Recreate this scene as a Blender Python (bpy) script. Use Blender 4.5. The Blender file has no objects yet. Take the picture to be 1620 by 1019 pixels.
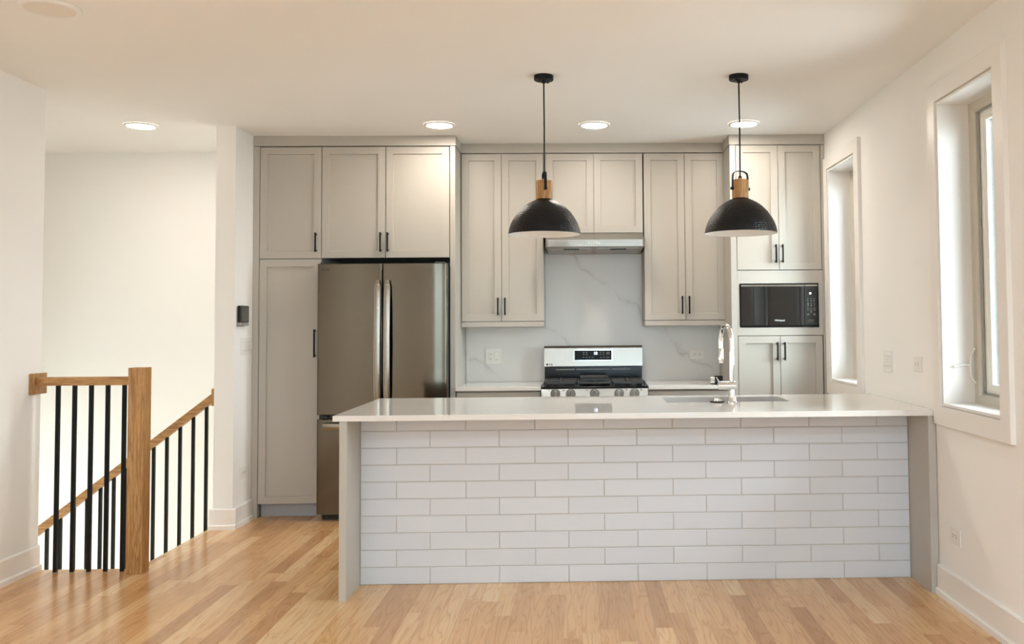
import bpy, bmesh, math, random
from mathutils import Vector, Matrix
random.seed(7)
PI = math.pi
sc = bpy.context.scene
COL = sc.collection

# ------------------------------------------------------------------ camera
F_PX, PX, PY = 1450.0, 949.265, 449.463
cam_d = bpy.data.cameras.new('camera')
cam = bpy.data.objects.new('camera', cam_d)
COL.objects.link(cam)
cam_d.sensor_fit = 'HORIZONTAL'
cam_d.sensor_width = 36.0
cam_d.lens = F_PX / 1620.0 * 36.0
cam_d.shift_x = (810.0 - PX) / 1620.0
cam_d.shift_y = (PY - 509.5) / 1620.0
cam_d.clip_start = 0.05
YAW, PITCH, ROLL = 0.0225, 0.0430, 0.0078


def cam_dir(u, y, v):            # image plane right / forward / up -> world
    c, s = math.cos(ROLL), math.sin(ROLL)
    u, v = c * u + s * v, -s * u + c * v
    cp, sp = math.cos(PITCH), math.sin(PITCH)
    y1, z1 = cp * y - sp * v, sp * y + cp * v
    cy, sy = math.cos(YAW), math.sin(YAW)
    return Vector((cy * u + sy * y1, -sy * u + cy * y1, z1))


_r, _u, _f = cam_dir(1, 0, 0), cam_dir(0, 0, 1), cam_dir(0, 1, 0)
_m = Matrix((_r, _u, -_f)).transposed().to_4x4()
_m.translation = Vector((0, 0, 1.366))
cam.matrix_world = _m
sc.camera = cam

# ------------------------------------------------------------------ light and exposure
sc.view_settings.view_transform = 'Standard'
sc.view_settings.look = 'None'
sc.view_settings.gamma = 1.0
sc.view_settings.use_curve_mapping = False
sc.view_settings.exposure = 0.05
SKY = 28.0
SKY_BACK = 0.315
DISC = 122.0
DISC_FILL = 370.0  # strength of the added fill discs behind the camera
world = bpy.data.worlds.new('world')
sc.world = world
world.use_nodes = True
wn = world.node_tree
bg = wn.nodes['Background']
# overcast sky: brighter towards the window side (+x), dimmer and bluer behind the house
_tc = wn.nodes.new('ShaderNodeTexCoord')
_sx = wn.nodes.new('ShaderNodeSeparateXYZ')
wn.links.new(_tc.outputs['Generated'], _sx.inputs[0])
_mr = wn.nodes.new('ShaderNodeMapRange')
_mr.inputs['From Min'].default_value, _mr.inputs['From Max'].default_value = -1.0, 0.8
wn.links.new(_sx.outputs['X'], _mr.inputs['Value'])
_rp = wn.nodes.new('ShaderNodeValToRGB')
_rp.color_ramp.elements[0].color = (0.66 * SKY_BACK, 0.84 * SKY_BACK, 1.0 * SKY_BACK, 1)
_rp.color_ramp.elements[1].color = (0.84, 0.93, 1.0, 1)
_e = _rp.color_ramp.elements.new(0.68)
_e.color = _rp.color_ramp.elements[0].color
_e = _rp.color_ramp.elements.new(0.22)
_e.color = (0.66 * SKY_BACK, 0.84 * SKY_BACK, 1.0 * SKY_BACK, 1)
_rp.color_ramp.elements[0].color = (0.56, 0.515, 0.44, 1)
wn.links.new(_mr.outputs[0], _rp.inputs['Fac'])
_gz = wn.nodes.new('ShaderNodeMapRange')                 # the ground outside is darker than the sky
_gz.inputs['From Min'].default_value, _gz.inputs['From Max'].default_value = -0.12, 0.10
_gz.inputs['To Min'].default_value, _gz.inputs['To Max'].default_value = 0.34, 1.0
wn.links.new(_sx.outputs['Z'], _gz.inputs['Value'])
_vm = wn.nodes.new('ShaderNodeVectorMath')
_vm.operation = 'SCALE'
wn.links.new(_rp.outputs['Color'], _vm.inputs[0])
wn.links.new(_gz.outputs[0], _vm.inputs['Scale'])
wn.links.new(_vm.outputs['Vector'], bg.inputs['Color'])
bg.inputs['Strength'].default_value = SKY
sc.cycles.max_bounces = 14
sc.cycles.diffuse_bounces = 8
sc.cycles.glossy_bounces = 6
sc.cycles.transparent_max_bounces = 12
sc.cycles.sample_clamp_indirect = 6.0
sc.cycles.caustics_reflective = False
sc.cycles.caustics_refractive = False


def portal(name, loc, rot, sx, sy):
    l = bpy.data.lights.new(name, 'AREA')
    l.shape = 'RECTANGLE'
    l.size, l.size_y = sx, sy
    l.cycles.is_portal = True
    o = bpy.data.objects.new(name, l)
    COL.objects.link(o)
    o.location = loc
    o.rotation_euler = rot
    return o


# ------------------------------------------------------------------ dimensions (metres)
XR, XL, XP, XPS = 1.802, -3.077, -2.35, -2.482      # right wall, left wall, stair partition faces
H = 2.74
YT, YU, YB = 6.637, 6.939, 7.25                     # tall fronts, upper fronts, back wall
YLW = 5.32                                          # end of left wall / front of stairwell
YREAR = -3.0
# windows in the right wall: y0, y1, z0, z1
WIN1 = (3.876, 4.508, 0.948, 2.456)
WIN2 = (5.878, 6.515, 0.950, 2.456)
FILL_WIN3 = (-2.2, -1.4, 0.95, 2.456)  # unseen extra opening behind the camera, added for daylight
FILL_WIN4 = (-0.10, 1.65, 0.06, 2.60)  # rear wall opening out of view, added as frontal fill
FILL_WIN5 = (5.55, 7.05, -1.9, 1.1)                      # unseen opening added to the stairwell side wall for brightness                    # in the rear wall: x0, x1, z0, z1
for _n, _w in (('sky_portal_a', WIN1), ('sky_portal_b', WIN2), ('sky_portal_c', FILL_WIN3)):
    portal(_n, (2.10, (_w[0] + _w[1]) / 2, (_w[2] + _w[3]) / 2), (0, PI / 2, 0), _w[3] - _w[2], _w[1] - _w[0])
portal('sky_portal_d', ((FILL_WIN4[0] + FILL_WIN4[1]) / 2, YREAR - 0.3, (FILL_WIN4[2] + FILL_WIN4[3]) / 2), (PI / 2, 0, 0),
       FILL_WIN4[1] - FILL_WIN4[0], FILL_WIN4[3] - FILL_WIN4[2])

portal('sky_portal_e', (-5.5, (FILL_WIN5[0] + FILL_WIN5[1]) / 2, (FILL_WIN5[2] + FILL_WIN5[3]) / 2), (0, -PI / 2, 0), FILL_WIN5[3] - FILL_WIN5[2], FILL_WIN5[1] - FILL_WIN5[0])


# ------------------------------------------------------------------ materials
class NT:
    def __init__(self, name):
        self.m = bpy.data.materials.new(name)
        self.m.use_nodes = True
        self.t = self.m.node_tree
        self.b = self.t.nodes['Principled BSDF']
        self._c = None

    def n(self, typ, **kw):
        nd = self.t.nodes.new(typ)
        for k, v in kw.items():
            setattr(nd, k, v)
        return nd

    def l(self, a, b):
        self.t.links.new(a, b)

    def obj(self):
        if not self._c:
            self._c = self.n('ShaderNodeTexCoord')
        return self._c.outputs['Object']

    def mapping(self, scale=(1, 1, 1), rot=(0, 0, 0), src=None):
        mp = self.n('ShaderNodeMapping')
        mp.inputs['Scale'].default_value = scale
        mp.inputs['Rotation'].default_value = rot
        self.l(src or self.obj(), mp.inputs['Vector'])
        return mp.outputs['Vector']

    def noise(self, vec, scale, detail=4, rough=0.55, dist=0.0):
        nd = self.n('ShaderNodeTexNoise')
        nd.inputs['Scale'].default_value = scale
        nd.inputs['Detail'].default_value = detail
        nd.inputs['Roughness'].default_value = rough
        nd.inputs['Distortion'].default_value = dist
        self.l(vec, nd.inputs['Vector'])
        return nd.outputs['Fac']

    def ramp(self, fac, stops):
        nd = self.n('ShaderNodeValToRGB')
        e = nd.color_ramp.elements
        while len(e) < len(stops):
            e.new(0.5)
        for i, (p, c) in enumerate(stops):
            e[i].position = p
            e[i].color = (c[0], c[1], c[2], 1) if hasattr(c, '__len__') else (c, c, c, 1)
        self.l(fac, nd.inputs['Fac'])
        return nd.outputs['Color']

    def math(self, op, a, b=0.0, c=0.0):
        nd = self.n('ShaderNodeMath', operation=op)
        for i, v in enumerate((a, b, c)):
            if isinstance(v, (int, float)):
                nd.inputs[i].default_value = v
            else:
                self.l(v, nd.inputs[i])
        return nd.outputs[0]

    def mix(self, fac, a, b, blend='MIX'):
        nd = self.n('ShaderNodeMix', data_type='RGBA', blend_type=blend)
        for s, v in ((nd.inputs[0], fac), (nd.inputs[6], a), (nd.inputs[7], b)):
            if isinstance(v, (int, float)):
                s.default_value = v
            elif isinstance(v, tuple):
                s.default_value = (v[0], v[1], v[2], 1)
            else:
                self.l(v, s)
        return nd.outputs[2]

    def bump(self, h, strength, dist=0.002):
        nd = self.n('ShaderNodeBump')
        nd.inputs['Strength'].default_value = strength
        nd.inputs['Distance'].default_value = dist
        self.l(h, nd.inputs['Height'])
        self.l(nd.outputs['Normal'], self.b.inputs['Normal'])
        return nd

    def set(self, **kw):
        for k, v in kw.items():
            s = self.b.inputs[k.replace('_', ' ')]
            if isinstance(v, (int, float)):
                s.default_value = v
            elif isinstance(v, tuple):
                s.default_value = (v[0], v[1], v[2], 1)
            else:
                self.l(v, s)
        return self


def paint(name, col, rough=0.6, var=0.02, bump=0.04, scale=260):
    t = NT(name)
    f = t.noise(t.obj(), 3.0, 3)
    lo = tuple(c * (1 - var) for c in col)
    t.set(Base_Color=t.mix(f, lo, col), Roughness=rough)
    t.bump(t.noise(t.obj(), scale, 2), bump, 0.001)
    return t.m


def simple(name, col, rough=0.5, metal=0.0, spec=0.5, coat=0.0):
    t = NT(name)
    f = t.noise(t.obj(), 40.0, 2)
    t.set(Base_Color=t.mix(f, tuple(c * 0.97 for c in col), col), Roughness=rough, Metallic=metal, Coat_Weight=coat)
    t.b.inputs['Specular IOR Level'].default_value = spec
    return t.m


def emit(name, col, strength):
    t = NT(name)
    t.set(Base_Color=(0.8, 0.8, 0.8), Emission_Color=col, Emission_Strength=strength, Roughness=0.5)
    return t.m


def steel(name, col, rough, axis='x'):
    t = NT(name)
    s = (2, 220, 220) if axis == 'x' else (220, 220, 2)
    g = t.noise(t.mapping(s), 1.0, 3)
    t.set(Base_Color=t.mix(g, tuple(c * 0.93 for c in col), col), Metallic=1.0)
    t.set(Roughness=t.math('MULTIPLY_ADD', g, 0.06, rough - 0.03))
    t.bump(g, 0.015, 0.0005)
    return t.m


def oak(name, axis):
    t = NT(name)
    k = {'x': (1.2, 14, 14), 'y': (14, 1.2, 14), 'z': (14, 14, 1.2)}[axis]
    v = t.mapping(k)
    big = t.noise(v, 1.0, 3, 0.5, 0.6)
    rings = t.math('FRACT', t.math('MULTIPLY', big, 9.0))
    rings = t.math('ABSOLUTE', t.math('SUBTRACT', rings, 0.5))
    fine = t.noise(t.mapping(tuple(a * 12 for a in k)), 1.0, 4, 0.7)
    c = t.ramp(rings, [(0.0, (0.29, 0.135, 0.042)), (0.2, (0.42, 0.222, 0.078)), (0.5, (0.50, 0.280, 0.106))])
    c = t.mix(t.math('MULTIPLY', t.ramp(fine, [(0.38, 1.0), (0.52, 0.0)]), 0.6), c, (0.24, 0.115, 0.038))
    t.set(Base_Color=c, Roughness=0.38)
    t.bump(fine, 0.08, 0.001)
    return t.m


def floor_mat():
    t = NT('oak_strip_floor')
    W, L = 0.0826, 1.05
    sx = t.n('ShaderNodeSeparateXYZ')
    t.l(t.obj(), sx.inputs[0])
    x = t.math('DIVIDE', sx.outputs['X'], W)
    row = t.math('FLOOR', x)
    wn1 = t.n('ShaderNodeTexWhiteNoise', noise_dimensions='1D')
    t.l(row, wn1.inputs['W'])
    y = t.math('ADD', t.math('DIVIDE', sx.outputs['Y'], L), t.math('MULTIPLY', wn1.outputs['Value'], 7.0))
    # uneven board lengths
    pl = t.math('FLOOR', y)
    cmb = t.n('ShaderNodeCombineXYZ')
    t.l(row, cmb.inputs[0])
    t.l(pl, cmb.inputs[1])
    wn2 = t.n('ShaderNodeTexWhiteNoise', noise_dimensions='2D')
    t.l(cmb.outputs[0], wn2.inputs['Vector'])
    tone = wn2.outputs['Value']
    base = t.ramp(tone, [(0.0, (0.50, 0.268, 0.114)), (0.20, (0.61, 0.350, 0.156)), (0.5, (0.68, 0.412, 0.196)),
                         (0.8, (0.73, 0.470, 0.238)), (1.0, (0.78, 0.54, 0.305))])
    gv = t.n('ShaderNodeCombineXYZ')
    t.l(t.math('MULTIPLY', sx.outputs['X'], 16.0), gv.inputs[0])
    t.l(t.math('MULTIPLY', sx.outputs['Y'], 1.3), gv.inputs[1])
    t.l(t.math('MULTIPLY', tone, 37.0), gv.inputs[2])
    big = t.noise(gv.outputs[0], 1.0, 2, 0.5, 0.5)
    rings = t.math('ABSOLUTE', t.math('SUBTRACT', t.math('FRACT', t.math('MULTIPLY', big, 8.0)), 0.5))
    gv2 = t.n('ShaderNodeCombineXYZ')
    t.l(t.math('MULTIPLY', sx.outputs['X'], 260.0), gv2.inputs[0])
    t.l(t.math('MULTIPLY', sx.outputs['Y'], 3.5), gv2.inputs[1])
    t.l(t.math('MULTIPLY', tone, 91.0), gv2.inputs[2])
    fine = t.noise(gv2.outputs[0], 1.0, 4, 0.65)
    dark = t.mix(1.0, base, (0.70, 0.58, 0.46), 'MULTIPLY')
    c = t.mix(t.math('MULTIPLY', t.ramp(rings, [(0.0, 1.0), (0.14, 0.28), (0.5, 0.0)]), 0.78), base, dark)
    c = t.mix(t.math('MULTIPLY', t.ramp(fine, [(0.36, 1.0), (0.54, 0.0)]), 0.38), c, dark)
    fx = t.math('FRACT', x)
    gap = t.math('LESS_THAN', t.math('MINIMUM', fx, t.math('SUBTRACT', 1.0, fx)), 0.009)
    fy = t.math('FRACT', y)
    gap2 = t.math('LESS_THAN', fy, 0.0012)
    g = t.math('MAXIMUM', gap, gap2)
    c = t.mix(t.math('MULTIPLY', g, 0.6), c, (0.20, 0.105, 0.048))
    t.set(Base_Color=c, Roughness=t.math('MULTIPLY_ADD', fine, 0.10, 0.17))
    t.b.inputs['Specular IOR Level'].default_value = 0.45
    t.bump(t.math('SUBTRACT', t.math('MULTIPLY', fine, 0.15), g), 0.10, 0.001)
    return t.m


def quartz(name, rough, veins=0.5, tone=(0.80, 0.775, 0.735), normal=(0.64, 0.0, 0.77), step=0.55, shift=0.0):
    """Pale engineered stone with thin, broken veins that run roughly parallel."""
    t = NT(name)
    dot = t.n('ShaderNodeVectorMath', operation='DOT_PRODUCT')
    t.l(t.obj(), dot.inputs[0])
    dot.inputs[1].default_value = normal
    wob = t.noise(t.obj(), 2.6, 6, 0.62)
    u = t.math('ADD', t.math('ADD', dot.outputs['Value'], shift), t.math('MULTIPLY', wob, 0.34))
    rid = t.math('ABSOLUTE', t.math('SUBTRACT', t.math('FRACT', t.math('DIVIDE', u, step)), 0.5))
    line = t.ramp(rid, [(0.0, 1.0), (0.008, 0.45), (0.035, 0.12), (0.08, 0.0)])
    msk = t.ramp(t.noise(t.obj(), 2.3, 3), [(0.40, 0.0), (0.58, 1.0)])
    fac = t.math('MULTIPLY', t.math('MULTIPLY', line, msk), veins)
    cl = t.noise(t.obj(), 9.0, 5, 0.6)
    base = t.mix(cl, tuple(c * 0.96 for c in tone), tone)
    t.set(Base_Color=t.mix(fac, base, (0.36, 0.33, 0.29)), Roughness=rough)
    t.b.inputs['Specular IOR Level'].default_value = 0.55
    return t.m


def tile_mat():
    t = NT('white_glazed_tile')
    at = t.n('ShaderNodeAttribute', attribute_name='tone')
    f = t.noise(t.mapping((3, 1, 30)), 1.0, 4, 0.6)
    c = t.mix(at.outputs['Fac'], (0.635, 0.665, 0.71), (0.675, 0.705, 0.75))
    c = t.mix(t.math('MULTIPLY', f, 0.35), c, (0.60, 0.635, 0.69))
    t.set(Base_Color=c, Roughness=0.30)
    t.bump(t.noise(t.mapping((6, 1, 14)), 1.0, 3), 0.10, 0.003)
    return t.m


def hammered_mat():
    t = NT('hammered_black_metal')
    vo = t.n('ShaderNodeTexVoronoi')
    vo.inputs['Scale'].default_value = 1.0
    # spherical coordinates keep the dimples even round the dome
    sx = t.n('ShaderNodeSeparateXYZ')
    t.l(t.obj(), sx.inputs[0])
    ang = t.math('ARCTAN2', sx.outputs['Y'], sx.outputs['X'])
    cv = t.n('ShaderNodeCombineXYZ')
    t.l(t.math('MULTIPLY', ang, 13.0), cv.inputs[0])
    t.l(t.math('MULTIPLY', sx.outputs['Z'], 85.0), cv.inputs[1])
    t.l(cv.outputs[0], vo.inputs['Vector'])
    vo.inputs['Randomness'].default_value = 0.35
    t.set(Base_Color=(0.004, 0.004, 0.0043), Roughness=0.34, Metallic=0.0, Specular_IOR_Level=0.26)
    t.bump(vo.outputs['Distance'], 0.9, 0.0035)
    return t.m


def glass_mat():
    t = NT('window_glass')
    out = t.t.nodes['Material Output']
    tr = t.n('ShaderNodeBsdfTransparent')
    tr.inputs['Color'].default_value = (0.95, 0.98, 0.97, 1)
    gl = t.n('ShaderNodeBsdfGlossy')
    gl.inputs['Roughness'].default_value = 0.02
    fr = t.n('ShaderNodeFresnel')
    fr.inputs['IOR'].default_value = 1.3
    mx = t.n('ShaderNodeMixShader')
    t.l(fr.outputs[0], mx.inputs[0])
    t.l(tr.outputs[0], mx.inputs[1])
    t.l(gl.outputs[0], mx.inputs[2])
    t.l(mx.outputs[0], out.inputs['Surface'])
    return t.m


M = {}
M['wall'] = paint('warm_white_wall_paint', (0.87, 0.86, 0.84), 0.75)
M['ceiling'] = paint('ceiling_paint', (0.88, 0.87, 0.85), 0.85)
M['trim'] = paint('white_trim_paint', (0.84, 0.82, 0.79), 0.35, 0.01, 0.01)
M['cab'] = paint('greige_cabinet_paint', (0.455, 0.43, 0.385), 0.42, 0.01, 0.02, 400)
M['cabin'] = paint('cabinet_interior', (0.30, 0.27, 0.23), 0.6)
M['toe'] = paint('grey_toe_kick', (0.42, 0.42, 0.43), 0.5)
M['floor'] = floor_mat()
M['oakx'], M['oaky'], M['oakz'] = oak('oak_along_x', 'x'), oak('oak_along_y', 'y'), oak('oak_along_z', 'z')
M['quartz'] = quartz('white_quartz', 0.03, 0.22, (0.76, 0.735, 0.705), (0.5, 0.86, 0.0), 0.62)
M['splash'] = quartz('veined_quartz_slab', 0.24, 0.62, (0.72, 0.715, 0.695))
M['tile'] = tile_mat()
M['grout'] = paint('pale_grout', (0.50, 0.485, 0.46), 0.9)
M['steel'] = steel('brushed_steel', (0.37, 0.345, 0.305), 0.25, 'x')
M['fridge'] = steel('warm_brushed_steel', (0.125, 0.103, 0.076), 0.13, 'x')
M['sinksteel'] = steel('sink_steel', (0.86, 0.89, 0.92), 0.5, 'x')
M['chrome'] = simple('chrome', (0.88, 0.88, 0.88), 0.05, 1.0)
M['black'] = simple('matt_black_metal', (0.005, 0.005, 0.005), 0.5, 0.0, 0.22)
M['enamel'] = simple('black_enamel', (0.004, 0.004, 0.0045), 0.15, 0.0, 0.35)
M['iron'] = simple('cast_iron', (0.035, 0.035, 0.036), 0.42)
M['blackglass'] = simple('black_glass', (0.002, 0.002, 0.0025), 0.03, 0.0, 0.8)
M['panelblack'] = simple('black_panel', (0.004, 0.004, 0.0045), 0.25, 0.0, 0.12)
M['dark'] = simple('dark_grey_plastic', (0.03, 0.03, 0.032), 0.5)
M['gasket'] = simple('grey_gasket', (0.34, 0.34, 0.31), 0.6)
M['grey'] = simple('grey_plastic', (0.30, 0.29, 0.27), 0.35)
M['screen'] = simple('dim_grey_screen', (0.075, 0.068, 0.062), 0.15)
M['mark'] = simple('pale_grey_print', (0.55, 0.57, 0.58), 0.5)
M['logo'] = simple('dark_print', (0.05, 0.045, 0.04), 0.5)
M['plate'] = simple('white_plastic', (0.82, 0.80, 0.76), 0.3)
M['slot'] = simple('dark_slot', (0.03, 0.03, 0.03), 0.7)
M['shade'] = hammered_mat()
M['shadein'] = simple('white_enamel', (0.80, 0.78, 0.75), 0.4)
M['socket'] = oak('lamp_oak', 'z')
M['clay'] = simple('clay_window_frame', (0.56, 0.52, 0.45), 0.45)
M['sash'] = simple('pale_sash', (0.86, 0.86, 0.80), 0.4)
M['glass'] = glass_mat()
M['discfill'] = emit('fill_diffuser_cool', (0.66, 0.84, 1.0), DISC_FILL)  # cool glow of the added, unseen fill discs
M['disc'] = emit('lit_diffuser', (1.0, 0.90, 0.79), DISC)
M['discoff'] = simple('unlit_diffuser', (0.80, 0.735, 0.65), 0.5)
M['digit'] = emit('display_digits', (0.55, 0.75, 1.0), 2.5)
M['led'] = emit('indicator_light', (0.9, 0.95, 1.0), 3.0)
M['bulb'] = simple('frosted_bulb', (0.80, 0.79, 0.76), 0.25)
M['stairwall'] = M['wall']


# ------------------------------------------------------------------ mesh helpers
def bx(bm, x0, x1, y0, y1, z0, z1, bev=0.0, seg=1):
    vs = [bm.verts.new(p) for p in ((x0, y0, z0), (x1, y0, z0), (x1, y1, z0), (x0, y1, z0),
                                    (x0, y0, z1), (x1, y0, z1), (x1, y1, z1), (x0, y1, z1))]
    fs = [bm.faces.new([vs[i] for i in q]) for q in
          ((0, 3, 2, 1), (4, 5, 6, 7), (0, 1, 5, 4), (1, 2, 6, 5), (2, 3, 7, 6), (3, 0, 4, 7))]
    if bev:
        es = list({e for f in fs for e in f.edges})
        bmesh.ops.bevel(bm, geom=es, offset=bev, segments=seg, affect='EDGES', profile=0.5)


def box(*a, **k):
    bm = bmesh.new()
    bx(bm, *a, **k)
    return bm


def rings(bm, loops, cap0=True, cap1=True, closed=False):
    """Loft a list of equally long vertex loops."""
    L = [[bm.verts.new(p) for p in lp] for lp in loops]
    n = len(L[0])
    pairs = list(zip(L[:-1], L[1:]))
    if closed:
        pairs.append((L[-1], L[0]))
    for a, b in pairs:
        for i in range(n):
            j = (i + 1) % n
            bm.faces.new((a[i], a[j], b[j], b[i]))
    if not closed:
        if cap0:
            bm.faces.new(list(reversed(L[0])))
        if cap1:
            bm.faces.new(L[-1])


def rxz(x0, x1, z0, z1, y):
    return [(x0, y, z0), (x1, y, z0), (x1, y, z1), (x0, y, z1)]


def ryz(y0, y1, z0, z1, x):
    return [(x, y0, z0), (x, y1, z0), (x, y1, z1), (x, y0, z1)]


def rxy(x0, x1, y0, y1, z):
    return [(x0, y0, z), (x1, y0, z), (x1, y1, z), (x0, y1, z)]


def prism_y(bm, poly, y0, y1):               # polygon in x, z
    rings(bm, [[(x, y0, z) for x, z in poly], [(x, y1, z) for x, z in poly]])


def prism_x(bm, poly, x0, x1):               # polygon in y, z
    rings(bm, [[(x0, y, z) for y, z in poly], [(x1, y, z) for y, z in poly]])


def cyl(bm, c, r, h, axis='z', n=24, r2=None, cap=True):
    r2 = r if r2 is None else r2
    A = {'x': lambda a, b, t: (t, a, b), 'y': lambda a, b, t: (a, t, b), 'z': lambda a, b, t: (a, b, t)}[axis]

    def ring(rr, t):
        out = []
        for i in range(n):
            q = A(rr * math.cos(2 * PI * i / n), rr * math.sin(2 * PI * i / n), t)
            out.append((c[0] + q[0], c[1] + q[1], c[2] + q[2]))
        return out
    rings(bm, [ring(r, 0), ring(r2, h)], cap, cap)


def lathe(bm, prof, c=(0, 0, 0), n=48, cap0=False, cap1=False):     # profile (r, z)
    rings(bm, [[(c[0] + r * math.cos(2 * PI * i / n), c[1] + r * math.sin(2 * PI * i / n), c[2] + z) for i in range(n)]
               for r, z in prof], cap0, cap1)


def tube(bm, pts, r, n=12):
    pts = [Vector(p) for p in pts]
    rr = r if hasattr(r, '__len__') else [r] * len(pts)
    up = None
    loops = []
    for i, p in enumerate(pts):
        d = (pts[min(i + 1, len(pts) - 1)] - pts[max(i - 1, 0)]).normalized()
        if up is None:
            up = Vector((0, 0, 1)) if abs(d.z) < 0.9 else Vector((1, 0, 0))
        a = d.cross(up).normalized()
        b = a.cross(d).normalized()
        up = b
        loops.append([tuple(p + rr[i] * (math.cos(2 * PI * k / n) * a + math.sin(2 * PI * k / n) * b)) for k in range(n)])
    rings(bm, loops)


BASE = {}


def obj(name, bm, mat, parent=None, smooth=False, at=None):
    """Link a bmesh given in world coordinates as ONE mesh object."""
    base = BASE[parent] if parent else Vector(at or (0, 0, 0))
    bmesh.ops.recalc_face_normals(bm, faces=bm.faces[:])
    bmesh.ops.translate(bm, verts=bm.verts[:], vec=-base)
    me = bpy.data.meshes.new(name)
    bm.to_mesh(me)
    bm.free()
    for m in (mat if isinstance(mat, (list, tuple)) else [mat]):
        me.materials.append(m)
    if smooth:
        me.shade_smooth()
        if smooth != 'all':
            try:
                me.set_sharp_from_angle(angle=math.radians(smooth if smooth > 1 else 40))
            except Exception:
                pass
    o = bpy.data.objects.new(name, me)
    COL.objects.link(o)
    if parent:
        o.parent = parent
    else:
        o.location = base
    BASE[o] = base
    return o


def thing(name, loc, label, cat, group=None):
    o = bpy.data.objects.new(name, None)
    o.empty_display_size = 0.05
    COL.objects.link(o)
    o.location = loc
    BASE[o] = Vector(loc)
    o['label'], o['category'] = label, cat
    if group:
        o['group'] = group
    return o


def tag(o, label, cat, group=None):
    o['label'], o['category'] = label, cat
    if group:
        o['group'] = group
    return o


def struct(name, bm, mat, parent=None, label=None):
    o = obj(name, bm, mat, parent)
    if not parent:
        o['kind'] = 'structure'
        if label:
            o['label'] = label
    return o


def copy_tree(o, parent=None):
    c = o.copy()
    COL.objects.link(c)
    if parent:
        c.parent = parent
    for ch in list(o.children):
        copy_tree(ch, c)
    return c


def text_bm(s, size, loc, bold=0.0):
    """Lettering standing in the x-z plane, facing the room (-y), centred on loc."""
    cu = bpy.data.curves.new('lettering', 'FONT')
    cu.body = s
    cu.size = size
    cu.align_x, cu.align_y = 'CENTER', 'CENTER'
    cu.extrude = 0.0004
    cu.offset = bold
    to = bpy.data.objects.new('lettering', cu)
    COL.objects.link(to)
    dg = bpy.context.evaluated_depsgraph_get()
    me = bpy.data.meshes.new_from_object(to.evaluated_get(dg))
    bm = bmesh.new()
    bm.from_mesh(me)
    bpy.data.objects.remove(to)
    bpy.data.curves.remove(cu)
    bpy.data.meshes.remove(me)
    bmesh.ops.transform(bm, matrix=Matrix.Translation(loc) @ Matrix.Rotation(PI / 2, 4, 'X'), verts=bm.verts[:])
    return bm


def join(bm, other):
    me = bpy.data.meshes.new('tmp')
    other.to_mesh(me)
    other.free()
    bm.from_mesh(me)
    bpy.data.meshes.remove(me)


# ------------------------------------------------------------------ the room
def wall_grid(axis, p0, p1, a0, a1, z0, z1, holes):
    """A wall slab with rectangular openings; axis is the wall's normal."""
    bm = bmesh.new()
    As = sorted({a0, a1, *[h[0] for h in holes], *[h[1] for h in holes]})
    Zs = sorted({z0, z1, *[h[2] for h in holes], *[h[3] for h in holes]})
    for i in range(len(As) - 1):
        for j in range(len(Zs) - 1):
            ca, cz = (As[i] + As[i + 1]) / 2, (Zs[j] + Zs[j + 1]) / 2
            if any(h[0] < ca < h[1] and h[2] < cz < h[3] for h in holes):
                continue
            if axis == 'x':
                bx(bm, p0, p1, As[i], As[i + 1], Zs[j], Zs[j + 1])
            else:
                bx(bm, As[i], As[i + 1], p0, p1, Zs[j], Zs[j + 1])
    return bm


bm = bmesh.new()
bx(bm, -3.2, XR + 0.25, YREAR - 0.2, 5.31, -0.25, 0.0)
bx(bm, -2.515, XR + 0.25, 5.31, YB + 0.2, -0.25, 0.0)
struct('floor', bm, M['floor'])
struct('ceiling', box(-5.4, XR + 0.25, YREAR - 0.2, YB + 0.2, H, H + 0.2), M['ceiling'])
struct('wall_right', wall_grid('x', XR, XR + 0.25, YREAR - 0.2, YB + 0.2, 0, H, [WIN1, WIN2, FILL_WIN3]), M['wall'])
struct('wall_back', box(-5.4, XR, YB, YB + 0.2, -2.9, H), M['wall'])
struct('wall_left', box(XL - 0.123, XL, YREAR - 0.2, YLW, 0, H), M['wall'])
struct('wall_rear', wall_grid('y', YREAR - 0.2, YREAR, XL, XR, 0, H, [FILL_WIN4]), M['wall'])
struct('wall_partition', box(XPS, XP, 6.296, YB, 0, H), M['wall'])
# the stairwell shaft that goes down behind the railing
struct('wall_stairwell_side', wall_grid('x', -5.4, -5.2, YLW, YB, -2.9, H, [FILL_WIN5]), M['stairwall'])
bm = bmesh.new()
bx(bm, -5.2, XL - 0.123, YLW - 0.2, YLW, -2.9, H)
struct('wall_stairwell_front', bm, M['stairwall'])
bm = bmesh.new()
bx(bm, XL - 0.123, -2.30, 5.11, 5.31, -2.9, -0.25)
bx(bm, -2.515, -2.30, 5.31, 6.296, -2.9, -0.25)
bx(bm, XPS, -2.30, 6.296, YB, -2.9, -0.25)
struct('wall_stairwell_lower', bm, M['stairwall'])
struct('floor_lower', box(-5.4, -2.30, YLW - 0.2, YB, -3.0, -2.9), M['floor'])


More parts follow.
